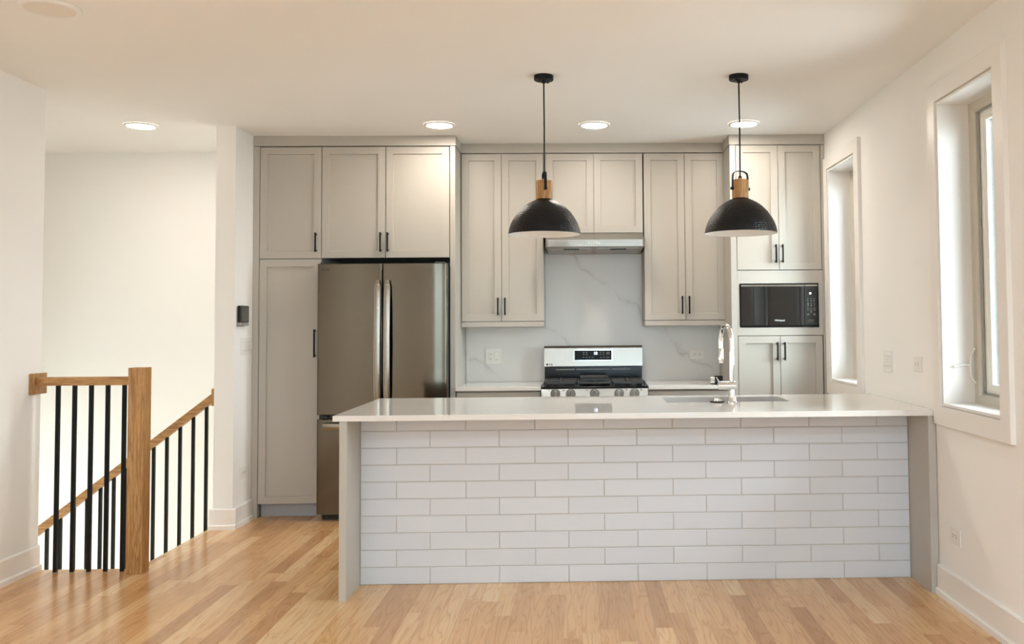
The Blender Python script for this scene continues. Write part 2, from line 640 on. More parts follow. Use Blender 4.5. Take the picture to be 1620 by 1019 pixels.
def board(bm, x0, x1, y0, y1, side, h=0.138, t=0.015, shoe=0.012, shoeh=0.032):
    """baseboard with a small shoe strip; side = direction it faces"""
    if side == '+x':
        prism = [(x0, 0), (x0 + t + shoe, 0), (x0 + t + shoe, shoeh - 0.006), (x0 + t + shoe - 0.006, shoeh), (x0 + t, shoeh), (x0 + t, h - 0.006), (x0 + t - 0.005, h), (x0, h)]
        prism_y(bm, prism, y0, y1)
    elif side == '-x':
        prism = [(x0, 0), (x0 - t - shoe, 0), (x0 - t - shoe, shoeh - 0.006), (x0 - t - shoe + 0.006, shoeh), (x0 - t, shoeh), (x0 - t, h - 0.006), (x0 - t + 0.005, h), (x0, h)]
        prism_y(bm, prism, y0, y1)
    else:                                  # facing -y
        prism = [(y0, 0), (y0 - t - shoe, 0), (y0 - t - shoe, shoeh - 0.006), (y0 - t - shoe + 0.006, shoeh), (y0 - t, shoeh), (y0 - t, h - 0.006), (y0 - t + 0.005, h), (y0, h)]
        prism_x(bm, prism, x0, x1)


bm = bmesh.new()
board(bm, XL, 0, YREAR, YLW - 0.005, '+x')
struct('baseboard_left', bm, M['trim'])
bm = bmesh.new()
board(bm, XR, 0, YREAR, 4.622, '-x', 0.148)
struct('baseboard_right', bm, M['trim'])
bm = bmesh.new()
board(bm, XP, 0, 6.296, YT - 0.004, '+x')
board(bm, XPS - 0.02, XP + 0.027, 6.296, 0, '-y')
struct('baseboard_partition', bm, M['trim'])
bm = bmesh.new()
board(bm, XL + 0.03, XR - 0.03, YREAR + 0.0, 0, '-y')
bmesh.ops.transform(bm, matrix=Matrix.Translation((0, 2 * YREAR, 0)) @ Matrix.Scale(-1, 4, (0, 1, 0)), verts=bm.verts[:])
struct('baseboard_rear', bm, M['trim'])


def window_x(name, w, crank=True):
    """A casement window in the right wall: jamb liner, casing, frame, sash, glass and crank."""
    y0, y1, z0, z1 = w
    root = bpy.data.objects.new(name, None)
    COL.objects.link(root)
    root.location = (XR, (y0 + y1) / 2, z0)
    BASE[root] = root.location.copy()
    root['kind'] = 'structure'
    c, t = 0.098, 0.022
    bm = bmesh.new()
    yo0, yo1, zo0, zo1 = y0 - c, min(y1 + c, 6.605) if y1 > 5 else y1 + c, z0 - c, z1 + c - 0.006
    rv = 0.006
    rings(bm, [ryz(yo0, yo1, zo0, zo1, XR), ryz(yo0, yo1, zo0, zo1, XR - t + 0.002),
               ryz(yo0 + 0.002, yo1 - 0.002, zo0 + 0.002, zo1 - 0.002, XR - t),
               ryz(y0 - rv, y1 + rv, z0 - rv, z1 + rv, XR - t), ryz(y0 - rv, y1 + rv, z0 - rv, z1 + rv, XR)], closed=True)
    obj('window_casing', bm, M['trim'], root)
    bm = bmesh.new()                     # white jamb boards lining the opening
    a, b = XR - 0.012, XR + 0.20
    rings(bm, [ryz(y0, y1, z0, z1, a), ryz(y0 + 0.012, y1 - 0.012, z0 + 0.012, z1 - 0.012, a),
               ryz(y0 + 0.012, y1 - 0.012, z0 + 0.012, z1 - 0.012, b), ryz(y0, y1, z0, z1, b)], closed=True)
    obj('window_jamb', bm, M['trim'], root)
    y0, y1, z0, z1 = y0 + 0.012, y1 - 0.012, z0 + 0.012, z1 - 0.012
    bm = bmesh.new()
    f = 0.046
    a, b = XR + 0.145, XR + 0.235
    rings(bm, [ryz(y0, y1, z0, z1, a), ryz(y0 + f - .012, y1 - f + .012, z0 + f - .012, z1 - f + .012, a + 0.004),
               ryz(y0 + f, y1 - f, z0 + f, z1 - f, a + 0.016), ryz(y0 + f, y1 - f, z0 + f, z1 - f, b), ryz(y0, y1, z0, z1, b)], closed=True)
    obj('window_frame', bm, M['clay'], root)
    bm = bmesh.new()
    g = f + 0.001
    rings(bm, [ryz(y0 + g, y1 - g, z0 + g, z1 - g, a + 0.022), ryz(y0 + g + .008, y1 - g - .008, z0 + g + .008, z1 - g - .008, a + 0.022),
               ryz(y0 + g + .008, y1 - g - .008, z0 + g + .008, z1 - g - .008, a + 0.03), ryz(y0 + g, y1 - g, z0 + g, z1 - g, a + 0.03)], closed=True)
    obj('window_gasket', bm, M['gasket'], root)
    bm = bmesh.new()
    s = 0.048
    rings(bm, [ryz(y0 + g, y1 - g, z0 + g, z1 - g, a + 0.034), ryz(y0 + g + s - .01, y1 - g - s + .01, z0 + g + s - .01, z1 - g - s + .01, a + 0.034),
               ryz(y0 + g + s, y1 - g - s, z0 + g + s, z1 - g - s, a + 0.046), ryz(y0 + g + s, y1 - g - s, z0 + g + s, z1 - g - s, a + 0.078),
               ryz(y0 + g, y1 - g, z0 + g, z1 - g, a + 0.078)], closed=True)
    obj('window_sash', bm, M['sash'], root)
    obj('window_glass', box(a + 0.056, a + 0.062, y0 + g + s - .004, y1 - g - s + .004, z0 + g + s - .004, z1 - g - s + .004), M['glass'], root)
    if crank:
        zc = 1.145
        bm = bmesh.new()
        yc = y1 - 0.018
        pts = [(a - 0.002, yc, zc - 0.085), (a - 0.02, yc, zc - 0.06), (a - 0.030, yc, zc), (a - 0.02, yc, zc + 0.06), (a - 0.002, yc, zc + 0.085)]
        tube(bm, pts, 0.006, 10)
        tube(bm, [(a - 0.028, yc, zc), (a - 0.055, yc + 0.008, zc + 0.004), (a - 0.098, yc + 0.008, zc - 0.004)], [0.007, 0.006, 0.0045], 10)
        cyl(bm, (a - 0.108, yc + 0.008, zc - 0.004), 0.007, 0.014, 'x', 12)
        obj('window_lever', bm, M['plate'], root, 40)
    return root


window_x('window_1', WIN1)
window_x('window_2', WIN2, False)
window_x('fill_window_right', FILL_WIN3, False)  # added out of view to let in more light
# added rear window, unseen behind the camera, for frontal daylight
root = bpy.data.objects.new('fill_window_rear', None)
COL.objects.link(root)
root.location = ((FILL_WIN4[0] + FILL_WIN4[1]) / 2, YREAR, FILL_WIN4[2])
BASE[root] = root.location.copy()
root['kind'] = 'structure'
x0, x1, z0, z1 = FILL_WIN4
bm = bmesh.new()
rings(bm, [rxz(x0 - .09, x1 + .09, z0 - .09, z1 + .09, YREAR), rxz(x0 - .09, x1 + .09, z0 - .09, z1 + .09, YREAR + .02),
           rxz(x0, x1, z0, z1, YREAR + .02), rxz(x0, x1, z0, z1, YREAR)], closed=True)
obj('window_casing', bm, M['trim'], root)
bm = bmesh.new()
rings(bm, [rxz(x0, x1, z0, z1, YREAR - .1), rxz(x0 + .06, x1 - .06, z0 + .06, z1 - .06, YREAR - .1),
           rxz(x0 + .06, x1 - .06, z0 + .06, z1 - .06, YREAR - .16), rxz(x0, x1, z0, z1, YREAR - .16)], closed=True)
bx(bm, (x0 + x1) / 2 - .03, (x0 + x1) / 2 + .03, YREAR - .16, YREAR - .1, z0 + .06, z1 - .06)
obj('window_frame', bm, M['clay'], root)
obj('window_glass', box(x0 + .055, x1 - .055, YREAR - .134, YREAR - .128, z0 + .055, z1 - .055), M['glass'], root)


root = bpy.data.objects.new('fill_window_stair', None)  # added stairwell window, out of view, brightens the stair walls
COL.objects.link(root)
root.location = (-5.2, (FILL_WIN5[0] + FILL_WIN5[1]) / 2, FILL_WIN5[2])
BASE[root] = root.location.copy()
root['kind'] = 'structure'
a, b, c, d = FILL_WIN5
bm = bmesh.new()
rings(bm, [ryz(a, b, c, d, -5.28), ryz(a + .05, b - .05, c + .05, d - .05, -5.28), ryz(a + .05, b - .05, c + .05, d - .05, -5.34), ryz(a, b, c, d, -5.34)], closed=True)
obj('window_frame', bm, M['clay'], root)
obj('window_glass', box(-5.314, -5.308, a + .045, b - .045, c + .045, d - .045), M['glass'], root)

# ------------------------------------------------------------------ cabinets
def shaker(parent, x0, x1, z0, z1, yf, rail=0.052, hx=None, hz=None, name='door'):
    """A shaker door facing the room, with a black bar handle at x = hx."""
    bm = bmesh.new()
    g = 0.0015
    x0, x1, z0, z1 = x0 + g, x1 - g, z0 + g, z1 - g
    r = rail
    rings(bm, [rxz(x0, x1, z0, z1, yf + 0.020), rxz(x0, x1, z0, z1, yf + 0.002), rxz(x0 + .002, x1 - .002, z0 + .002, z1 - .002, yf),
               rxz(x0 + r, x1 - r, z0 + r, z1 - r, yf), rxz(x0 + r + .002, x1 - r - .002, z0 + r + .002, z1 - r - .002, yf + .0125)])
    d = obj(name, bm, M['cab'], parent)
    if hx is not None:
        bm = bmesh.new()
        bx(bm, hx - .0055, hx + .0055, yf - .036, yf - .026, hz[0], hz[1], .001)
        for z in (hz[0] + .012, hz[1] - .012):
            bx(bm, hx - .005, hx + .005, yf - .028, yf, z - .005, z + .005)
        obj('handle', bm, M['black'], d)
    return d


def carcass(bm, x0, x1, y0, y1, z0, z1):
    bx(bm, x0, x1, y0, y1, z0, z1)


YW = YB - 0.002
# tall pantry beside the stair partition
t = thing('pantry_cabinet', (-2.10, YT + 0.3, 0), 'tall greige pantry cabinet with one short and one long door, left of the refrigerator', 'cabinet')
obj('carcass', box(-2.303, -1.861, YT + 0.022, YW, 0.10, 2.664), M['cab'], t)
obj('filler_strip', box(XP + 0.002, -2.305, YT, YT + 0.05, 0.0, 2.664), M['cab'], t)
obj('toe_kick', box(-2.303, -1.861, YT + 0.075, YT + 0.09, 0.0, 0.10), M['toe'], t)
shaker(t, -2.303, -1.861, 1.849, 2.662, YT, hx=-1.895, hz=(1.895, 2.035))
shaker(t, -2.303, -1.861, 0.098, 1.846, YT, hx=-1.899, hz=(1.140, 1.340))
# cabinet over the refrigerator
t = thing('wall_cabinet', (-1.40, YT + 0.3, 1.85), 'two-door greige cabinet above the refrigerator', 'cabinet')
obj('carcass', box(-1.858, -0.940, YT + 0.022, YW, 1.853, 2.664), M['cab'], t)
shaker(t, -1.859, -1.4005, 1.851, 2.662, YT, hx=-1.432, hz=(1.894, 2.035))
shaker(t, -1.3985, -0.938, 1.851, 2.662, YT, hx=-1.380, hz=(1.894, 2.034))
t = obj('end_panel', box(-0.934, -0.896, YT, YW, 0, 2.664, bev=0.001), M['cab'], at=(-0.915, YT + 0.3, 0))
t.name = 'cabinet_end_panel'
tag(t, 'full-height greige end panel right of the refrigerator', 'cabinet panel')
# upper cabinets round the hood
UP = 1.386


def upper(x0, x1, xm, z0, label, hz=None, rail_below=True):
    t = thing('wall_cabinet', ((x0 + x1) / 2, YU + 0.15, z0), label, 'cabinet')
    obj('carcass', box(x0 + .001, x1 - .001, YU + 0.022, YW, z0 + .002, 2.664), M['cab'], t)
    shaker(t, x0, xm, z0, 2.663, YU, hx=(xm - .027) if hz else None, hz=hz)
    shaker(t, xm, x1, z0, 2.663, YU, hx=(xm + .026) if hz else None, hz=hz)
    if rail_below:
        obj('light_rail', box(x0 + .001, x1 - .001, YU - 0.004, YW - 0.02, z0 - .040, z0 - .002, bev=0.001), M['cab'], t)
    return t


upper(-0.892, -0.270, -0.588, UP, 'two-door greige wall cabinet between the refrigerator panel and the range hood', (1.434, 1.566))
upper(-0.252, 0.487, 0.113, 2.052, 'short two-door greige wall cabinet directly above the range hood', None, False)
upper(0.494, 1.108, 0.8055, UP, 'two-door greige wall cabinet between the range hood and the microwave tower', (1.434, 1.569))
t = obj('hood_filler', box(-0.269, -0.253, YU + .002, YW, 2.052, 2.664), M['cab'], at=(-0.261, YU, 2.052))
tag(t, 'narrow greige filler strip between the upper cabinets above the hood', 'filler')
# microwave tower
t = thing('microwave_tower', (1.45, YT + 0.3, 0), 'tall greige cabinet with doors above and below a built-in microwave', 'cabinet')
bm = bmesh.new()
bx(bm, 1.104, 1.1465, YT, YW, 0, 2.664, .001)                    # left side panel
bx(bm, 1.7725, XR - .002, YT, YT + .05, 0, 2.664)                # filler at the wall
obj('side_panel', bm, M['cab'], t)
bm = bmesh.new()
bx(bm, 1.1475, 1.7715, YT + .022, YW, 1.745, 2.664)
bx(bm, 1.1475, 1.7715, YT + .022, YW, 0.10, 1.266)
bx(bm, 1.1475, 1.7715, YW - .02, YW, 1.266, 1.745)
obj('carcass', bm, M['cab'], t)
bm = bmesh.new()                                                 # frame round the microwave
rings(bm, [rxz(1.1475, 1.7715, 1.270, 1.742, YT + .02), rxz(1.1475, 1.7715, 1.270, 1.742, YT),
           rxz(1.162, 1.742, 1.327, 1.648, YT), rxz(1.162, 1.742, 1.327, 1.648, YT + .02)], closed=True)
obj('microwave_surround', bm, M['cab'], t)
obj('toe_kick', box(1.1475, 1.7715, YT + .075, YT + .09, 0, .10), M['toe'], t)
shaker(t, 1.149, 1.4575, 1.746, 2.664, YT, hx=1.430, hz=(1.797, 1.931))
shaker(t, 1.4575, 1.7705, 1.746, 2.664, YT, hx=1.479, hz=(1.797, 1.931))
shaker(t, 1.149, 1.4545, 0.10, 1.267, YT, hx=1.430, hz=(1.089, 1.222))
shaker(t, 1.4545, 1.7665, 0.10, 1.267, YT, hx=1.483, hz=(1.089, 1.222))
# crown board running above all the cabinets, with its two steps
bm = bmesh.new()
z0, z1 = 2.667, H - .001
pl = [(XP + .002, YT - .004), (-.892, YT - .004), (-.892, YU - .004), (1.100, YU - .004), (1.100, YT - .004), (XR - .002, YT - .004)]
inn = [(XP + .002, YT + .016), (-.912, YT + .016), (-.912, YU + .016), (1.120, YU + .016), (1.120, YT + .016), (XR - .002, YT + .016)]
loops = []
for (a, b), (c, d) in zip(pl, inn):
    loops.append([(a, b, z0), (a, b, z1), (c, d, z1), (c, d, z0)])
rings(bm, loops)
t = obj('crown_board', bm, M['cab'], at=(0, YT, z0))
tag(t, 'greige crown board stepping along the ceiling above all the cabinets', 'crown trim')

# ------------------------------------------------------------------ microwave
t = thing('microwave', (1.45, YT + .2, 1.330), 'black glass microwave with a steel strip, built into the greige tower', 'microwave')
mx0, mx1, mz0, mz1 = 1.168, 1.736, 1.331, 1.643
obj('body', box(mx0 + .004, mx1 - .004, YT + .012, YT + .45, mz0 + .002, mz1 - .002), M['dark'], t)
bm = box(mx0, mx1, YT - .002, YT + .012, mz0, mz1, bev=.002)
obj('surround', bm, M['enamel'], t)
d = obj('door', box(mx0 + .004, 1.634, YT - .008, YT - .002, mz0 + .012, 1.624, bev=.001), M['blackglass'], t)
obj('trim_strip', box(mx0 + .005, 1.6335, YT - .0095, YT - .002, 1.6245, 1.638, bev=.001), M['steel'], d)
bm = text_bm('Whirlpool', 0.0175, (1.452, YT - .0085, 1.378), 0.0006)
obj('logo', bm, M['mark'], d)
p = obj('control_panel', box(1.6365, mx1 - .004, YT - .008, YT - .002, mz0 + .012, 1.624, bev=.001), M['blackglass'], t)
obj('trim_strip', box(1.637, mx1 - .005, YT - .0095, YT - .002, 1.6245, 1.638, bev=.001), M['steel'], p)
bm = bmesh.new()
cyl(bm, (1.678, YT - .0092, 1.573), .0075, .0012, 'y', 20)
o = obj('start_light', bm, M['led'], p)
bm = bmesh.new()
xs = (1.660, 1.683, 1.706)
for x in xs:
    bx(bm, x - .006, x + .006, YT - .009, YT - .0078, 1.5345, 1.5368)
for s, z in (('1 2 3', 0), ('4 5 6', 1), ('7 8 9', 2)):
    for k, ch in enumerate(s.split()):
        join(bm, text_bm(ch, .0135, (xs[k], YT - .0085, (1.519, 1.498, 1.483)[z]), .0004))
for x in xs:
    bx(bm, x - .006, x + .006, YT - .009, YT - .0078, 1.4635, 1.4658)
    bx(bm, x - .006, x + .006, YT - .009, YT - .0078, 1.4505, 1.4525)
join(bm, text_bm('0', .0135, (xs[1], YT - .0085, 1.438), .0004))
for x in (1.661, 1.706):
    bx(bm, x - .009, x + .009, YT - .009, YT - .0078, 1.416, 1.4175)
    bx(bm, x - .009, x + .009, YT - .009, YT - .0078, 1.424, 1.4255)
obj('keypad', bm, M['mark'], p)
obj('display', box(1.657, 1.702, YT - .009, YT - .0078, 1.362, 1.385), M['screen'], p)

# ------------------------------------------------------------------ refrigerator
YF = 6.50
t = thing('refrigerator', (-1.395, YF + .3, 0), 'french-door stainless refrigerator with bottom freezer in the cabinet recess', 'refrigerator')
fx0, fx1, fz1 = -1.849, -0.940, 1.803
obj('body', box(fx0 + .004, fx1 - .002, YF + .055, YW - .01, .045, fz1 - .012), M['dark'], t)
bm = bmesh.new()
bx(bm, fx0 + .02, fx1 - .02, YF + .075, YF + .2, 0, .045)
obj('base_grille', bm, M['enamel'], t)
for xx in (fx0 + .05, fx1 - .05):
    obj('hinge_cover', box(xx - .035, xx + .035, YF + .02, YF + .09, fz1 - .010, fz1 + .010, bev=.003), M['dark'], t)


def door_panel(x0, x1, z0, z1, bulge=0.006, rl=0.010, rr=0.010, wr=0.0):
    """A gently crowned steel door with rolled side edges."""
    prof = [(x0, .060)]
    tilt = math.radians(13)                       # the outer fifth of the door leans back
    w = wr if wr else 0.0
    back = w * math.tan(tilt) * .5
    for k in range(7):
        a = PI / 2 * k / 6
        prof.append((x0 + rl * (1 - math.cos(a)), .006 + rl * (1 - math.sin(a))))
    xe = x1 - rr
    for k in range(1, 31):
        u = k / 30
        x = x0 + rl + (xe - x0 - rl) * u
        y = .006 - bulge * 4 * u * (1 - u)
        if w and x > xe - w:
            y += back * ((x - (xe - w)) / w) ** 2
        prof.append((x, y))
    y0 = prof[-1][1]
    for k in range(1, 7):
        a = PI / 2 * (1 - k / 6)
        prof.append((x1 - rr * (1 - math.cos(a)), y0 + rr * (1 - math.sin(a))))
    prof.append((x1, .060))
    bm = bmesh.new()
    L = []
    for z, ins in ((z0, .003), (z0 + .003, 0), (z1 - .003, 0), (z1, .003)):
        L.append([(x, YF + y + ins * (1 if y < .05 else 0), z) for x, y in prof])
    rings(bm, L)
    return bm


def bowed_handle(x, z0, z1):
    """A flat vertical pull, bowed out at the middle, on two end posts."""
    bm = bmesh.new()
    L = []
    n = 20
    for k in range(n + 1):
        u = k / n
        z = z0 + (z1 - z0) * u
        y = YF - .030 - .030 * math.sin(PI * u) ** 0.8
        w = .0215 * (min(1, .55 + 8 * min(u, 1 - u)))
        L.append([(x - w, y + .003, z), (x - w + .004, y, z), (x + w - .004, y, z), (x + w, y + .003, z), (x + w, y + .016, z), (x - w, y + .016, z)])
    rings(bm, L)
    for z in (z0 + .05, z1 - .05):
        bx(bm, x - .012, x + .012, YF - .036, YF + .002, z - .02, z + .02, .003)
    return bm


d = obj('door', door_panel(fx0, -1.3955, .739, fz1, .002, .008, .006), M['fridge'], t, 40)
obj('handle', bowed_handle(-1.419, .80, 1.684), M['steel'], d, 40)
bm = bmesh.new()
cyl(bm, (-1.808, YF + .0035, 1.7605), .0095, .004, 'y', 24)
join(bm, text_bm('LG', .021, (-1.781, YF + .0035, 1.7605), .0006))
obj('logo', bm, M['logo'], d)
d = obj('door', door_panel(-1.3895, fx1, .739, fz1, .002, .006, .006, .16), M['fridge'], t, 40)
obj('handle', bowed_handle(-1.352, .80, 1.684), M['steel'], d, 40)
d = obj('freezer_drawer', door_panel(fx0, fx1, .046, .708, .002, .008, .006, .16), M['fridge'], t, 40)
bm = bmesh.new()
L = []
for k in range(21):
    u = k / 20
    x = fx0 + .05 + (fx1 - fx0 - .10) * u
    y = YF - .035 - .018 * math.sin(PI * u) ** .8
    w = .0205 * (min(1, .8 + 9 * min(u, 1 - u)))
    L.append([(x, y + .003, .662 - w), (x, y, .662 - w + .004), (x, y, .662 + w - .004), (x, y + .003, .662 + w), (x, y + .016, .662 + w), (x, y + .016, .662 - w)])
rings(bm, L)
for x in (fx0 + .10, fx1 - .10):
    bx(bm, x - .02, x + .02, YF - .036, YF + .002, .65, .674, .003)
obj('handle', bm, M['steel'], d, 40)
bm = bmesh.new()
bx(bm, fx0 + .02, fx1 - .02, YF + .03, YF + .054, .71, .737)
bx(bm, fx0 + .035, fx0 + .075, YF + .004, YF + .03, .715, .732, .002)
obj('hinge_gap', bm, M['enamel'], t)

# ------------------------------------------------------------------ back run: base cabinets, countertops, backsplash
YC = 6.612


def base_unit(x0, x1, label):
    t = thing('base_cabinet', ((x0 + x1) / 2, YT + .3, 0), label, 'cabinet')
    obj('carcass', box(x0, x1, YT + .022, YW - .02, .10, .8875), M['cab'], t)
    obj('toe_kick', box(x0, x1, YT + .075, YT + .09, 0, .10), M['toe'], t)
    n = 2
    w = (x1 - x0) / n
    dr = shaker(t, x0, x1, .715, .876, YT, rail=.045, name='drawer')
    bm = bmesh.new()
    bx(bm, (x0 + x1) / 2 - .07, (x0 + x1) / 2 + .07, YT - .036, YT - .026, .79, .80, .001)
    for x in ((x0 + x1) / 2 - .058, (x0 + x1) / 2 + .058):
        bx(bm, x - .005, x + .005, YT - .028, YT, .79, .80)
    obj('handle', bm, M['black'], dr)
    for k in range(n):
        xx = x0 + w * k
        shaker(t, xx, xx + w, .102, .711, YT, hx=xx + (w - .03 if k == 0 else .03), hz=(.55, .69))
    return t


base_unit(-.890, -.283, 'greige base cabinet between the refrigerator panel and the range')
base_unit(.493, 1.102, 'greige base cabinet between the range and the microwave tower')


def slab_top(name, x0, x1, y0, y1, label):
    o = obj(name, box(x0, x1, y0, y1, .8885, .915, bev=.0015), M['quartz'], at=((x0 + x1) / 2, (y0 + y1) / 2, .8885))
    return tag(o, label, 'countertop')


slab_top('countertop', -.893, -.282, YC, YB - .021, 'short white quartz countertop left of the range')
slab_top('countertop', .492, 1.102, YC, YB - .021, 'short white quartz countertop right of the range')
bm = bmesh.new()
poly = [(-.893, .9155), (1.102, .9155), (1.102, 1.344), (.494, 1.344), (.494, 2.05), (-.270, 2.05), (-.270, 1.344), (-.893, 1.344)]
prism_y(bm, poly, YB - .018, YB - .0005)
o = obj('backsplash_slab', bm, M['splash'], at=(.1, YB, .9155))
tag(o, 'grey-white veined quartz backsplash slab rising up behind the range to the hood', 'backsplash')


# ------------------------------------------------------------------ range
t = thing('gas_range', (.105, 6.9, 0), 'stainless gas range with black cooktop and raised control backguard', 'stove')
rx0, rx1 = -.278, .487
obj('body', box(rx0 + .002, rx1 - .002, YT + .01, YB - .03, .03, .895), M['dark'], t)
bm = bmesh.new()
prism_x(bm, [(YT + .03, .79), (YT - .045, .79), (YT - .045, .812), (YT - .028, .898), (YT + .03, .898)], rx0, rx1)
cp = obj('control_panel', bm, M['steel'], t)
od = obj('oven_door', box(rx0 + .002, rx1 - .002, YT - .03, YT + .009, .17, .783, bev=.004), M['steel'], t)
obj('oven_window', box(rx0 + .12, rx1 - .12, YT - .033, YT - .028, .30, .62), M['blackglass'], od)
bm = bmesh.new()
tube(bm, [(rx0 + .05, YT - .08, .735), (rx1 - .05, YT - .08, .735)], .013, 16)
for x in (rx0 + .08, rx1 - .08):
    bx(bm, x - .012, x + .012, YT - .08, YT - .028, .725, .745)
obj('handle', bm, M['steel'], od, 40)
obj('storage_drawer', box(rx0 + .002, rx1 - .002, YT - .03, YT + .009, .05, .165, bev=.004), M['steel'], t)
for x in (-.178, -.067, .104, .280, .390):
    bm = bmesh.new()
    yk = YT - .040
    cyl(bm, (x, yk - .012, .866), .035, .016, 'y', 32)
    cyl(bm, (x, yk - .042, .866), .028, .030, 'y', 32, .031)
    k = obj('knob', bm, M['steel'], cp, 40)
    obj('knob_grip', box(x - .0065, x + .0065, yk - .052, yk - .040, .842, .890, bev=.002), M['chrome'], k)
for x in (-.225, -.118, .05, .335, .44):
    bm = bmesh.new()
    cyl(bm, (x, YT - .036, .889), .004, .006, 'y', 10)
    obj('knob_mark', bm, M['logo'], cp)
bm = bmesh.new()
bx(bm, rx0, rx1, YT - .028, YB - .12, .8985, .914, .004)
ct = obj('cooktop', bm, M['enamel'], t)
for x, y in ((-.16, 6.77), (-.16, 7.00), (.37, 6.77), (.37, 7.00), (.105, 6.885)):
    bm = bmesh.new()
    lathe(bm, [(.045, 0), (.045, .010), (.033, .0105), (.032, .016), (.029, .017)], (x, y, .9141), 24, True, True)
    obj('burner', bm, M['iron'], ct, 40)
for gx0, gx1 in ((rx0 + .015, -.025), (-.020, .230), (.235, rx1 - .015)):
    bm = bmesh.new()
    z0, z1 = .930, .946
    gy0, gy1 = 6.635, 7.105
    w = .012
    for x in (gx0, gx1 - w):
        bx(bm, x, x + w, gy0, gy1, z0, z1, .002)
    for y in (gy0, (gy0 + gy1) / 2 - w / 2, gy1 - w):
        bx(bm, gx0, gx1, y, y + w, z0, z1, .002)
    xm = (gx0 + gx1) / 2
    for yy in (6.77, 7.00):
        bx(bm, xm - w / 2, xm + w / 2, yy - .11, yy - .03, z0, z1 + .004, .002)
        bx(bm, xm - w / 2, xm + w / 2, yy + .03, yy + .11, z0, z1 + .004, .002)
        bx(bm, gx0, xm - .03, yy - w / 2, yy + w / 2, z0, z1 + .004, .002)
        bx(bm, xm + .03, gx1, yy - w / 2, yy + w / 2, z0, z1 + .004, .002)
    for x in (gx0 + .002, gx1 - w - .002):
        for y in (gy0 + .002, gy1 - w - .002):
            bx(bm, x, x + w, y, y + w, .914, z0)
    obj('grate', bm, M['iron'], t)
# black riser and stainless console
bm = bmesh.new()
bx(bm, rx0 + .004, rx1 - .004, 7.165, YB - .03, .90, 1.028)
ri = obj('back_riser', bm, M['enamel'], t)
bm = bmesh.new()
for a, b in ((rx0 + .09, -.04), (-.03, .235), (.245, .395)):
    bx(bm, a, b, 7.155, 7.167, 1.006, 1.014, .002)
obj('vent_slot', bm, M['grey'], ri)
bm = bmesh.new()
prism_x(bm, [(YB - .03, 1.0285), (7.145, 1.0285), (7.142, 1.036), (7.155, 1.176), (7.170, 1.193), (YB - .03, 1.193)], rx0, rx1)
bgd = obj('backguard', bm, M['steel'], t)
YD = 7.1425
bm = bmesh.new()
prism_x(bm, [(7.146, 1.079), (7.1425, 1.079), (7.1485, 1.161), (7.153, 1.161)], -.046, .252)
obj('display_frame', bm, M['chrome'], bgd)
bm = bmesh.new()
prism_x(bm, [(7.146, 1.082), (7.1405, 1.082), (7.1465, 1.158), (7.152, 1.158)], -.042, .248)
dsp = obj('display', bm, M['panelblack'], bgd)
bm = text_bm('18', .030, (.121, 7.1432, 1.134), .001)
obj('digits', bm, M['digit'], dsp)
bm = bmesh.new()
for x, z in ((.030, 1.142), (.052, 1.142), (.030, 1.126), (.052, 1.126), (.030, 1.103), (.053, 1.103), (.076, 1.103), (.098, 1.103),
             (.160, 1.142), (.183, 1.142), (.160, 1.126), (.183, 1.126), (.163, 1.103), (.186, 1.103)):
    bx(bm, x - .006, x + .006, 7.1415, 7.146, z - .0012, z + .0012)
    bx(bm, x - .0035, x + .0035, 7.1415, 7.146, z + .003, z + .0045)
for z in (1.143, 1.135, 1.127, 1.103):
    bx(bm, .205, .232, 7.1415, 7.147, z - .001, z + .001)
obj('lettering', bm, M['grey'], dsp)
bm = bmesh.new()
cyl(bm, (-.254, 7.1415, 1.050), .008, .003, 'y', 24)
join(bm, text_bm('LG', .021, (-.226, 7.1425, 1.050), .0006))
obj('logo', bm, M['logo'], bgd)
# griddle on the middle grate
bm = bmesh.new()
rings(bm, [rxy(.004, .204, 6.70, 7.05, .9505), rxy(.004, .204, 6.70, 7.05, .966), rxy(.000, .208, 6.696, 7.054, .972), rxy(.012, .196, 6.71, 7.04, .972),
           rxy(.016, .192, 6.715, 7.035, .960)])
o = obj('griddle_plate', bm, M['iron'], at=(.104, 6.875, .9505))
tag(o, 'dark rectangular griddle plate lying on the middle burner grate of the range', 'griddle')

# ------------------------------------------------------------------ range hood
t = thing('range_hood', (.117, 7.0, 1.92), 'slim stainless under-cabinet range hood above the stove', 'range hood')
yf, ym = 6.745, YU
bm = bmesh.new()
plan_b = [(-.249, ym), (-.249, 6.80), (-.232, yf), (.470, yf), (.486, 6.80), (.486, ym), (.486, YB - .02), (-.249, YB - .02)]
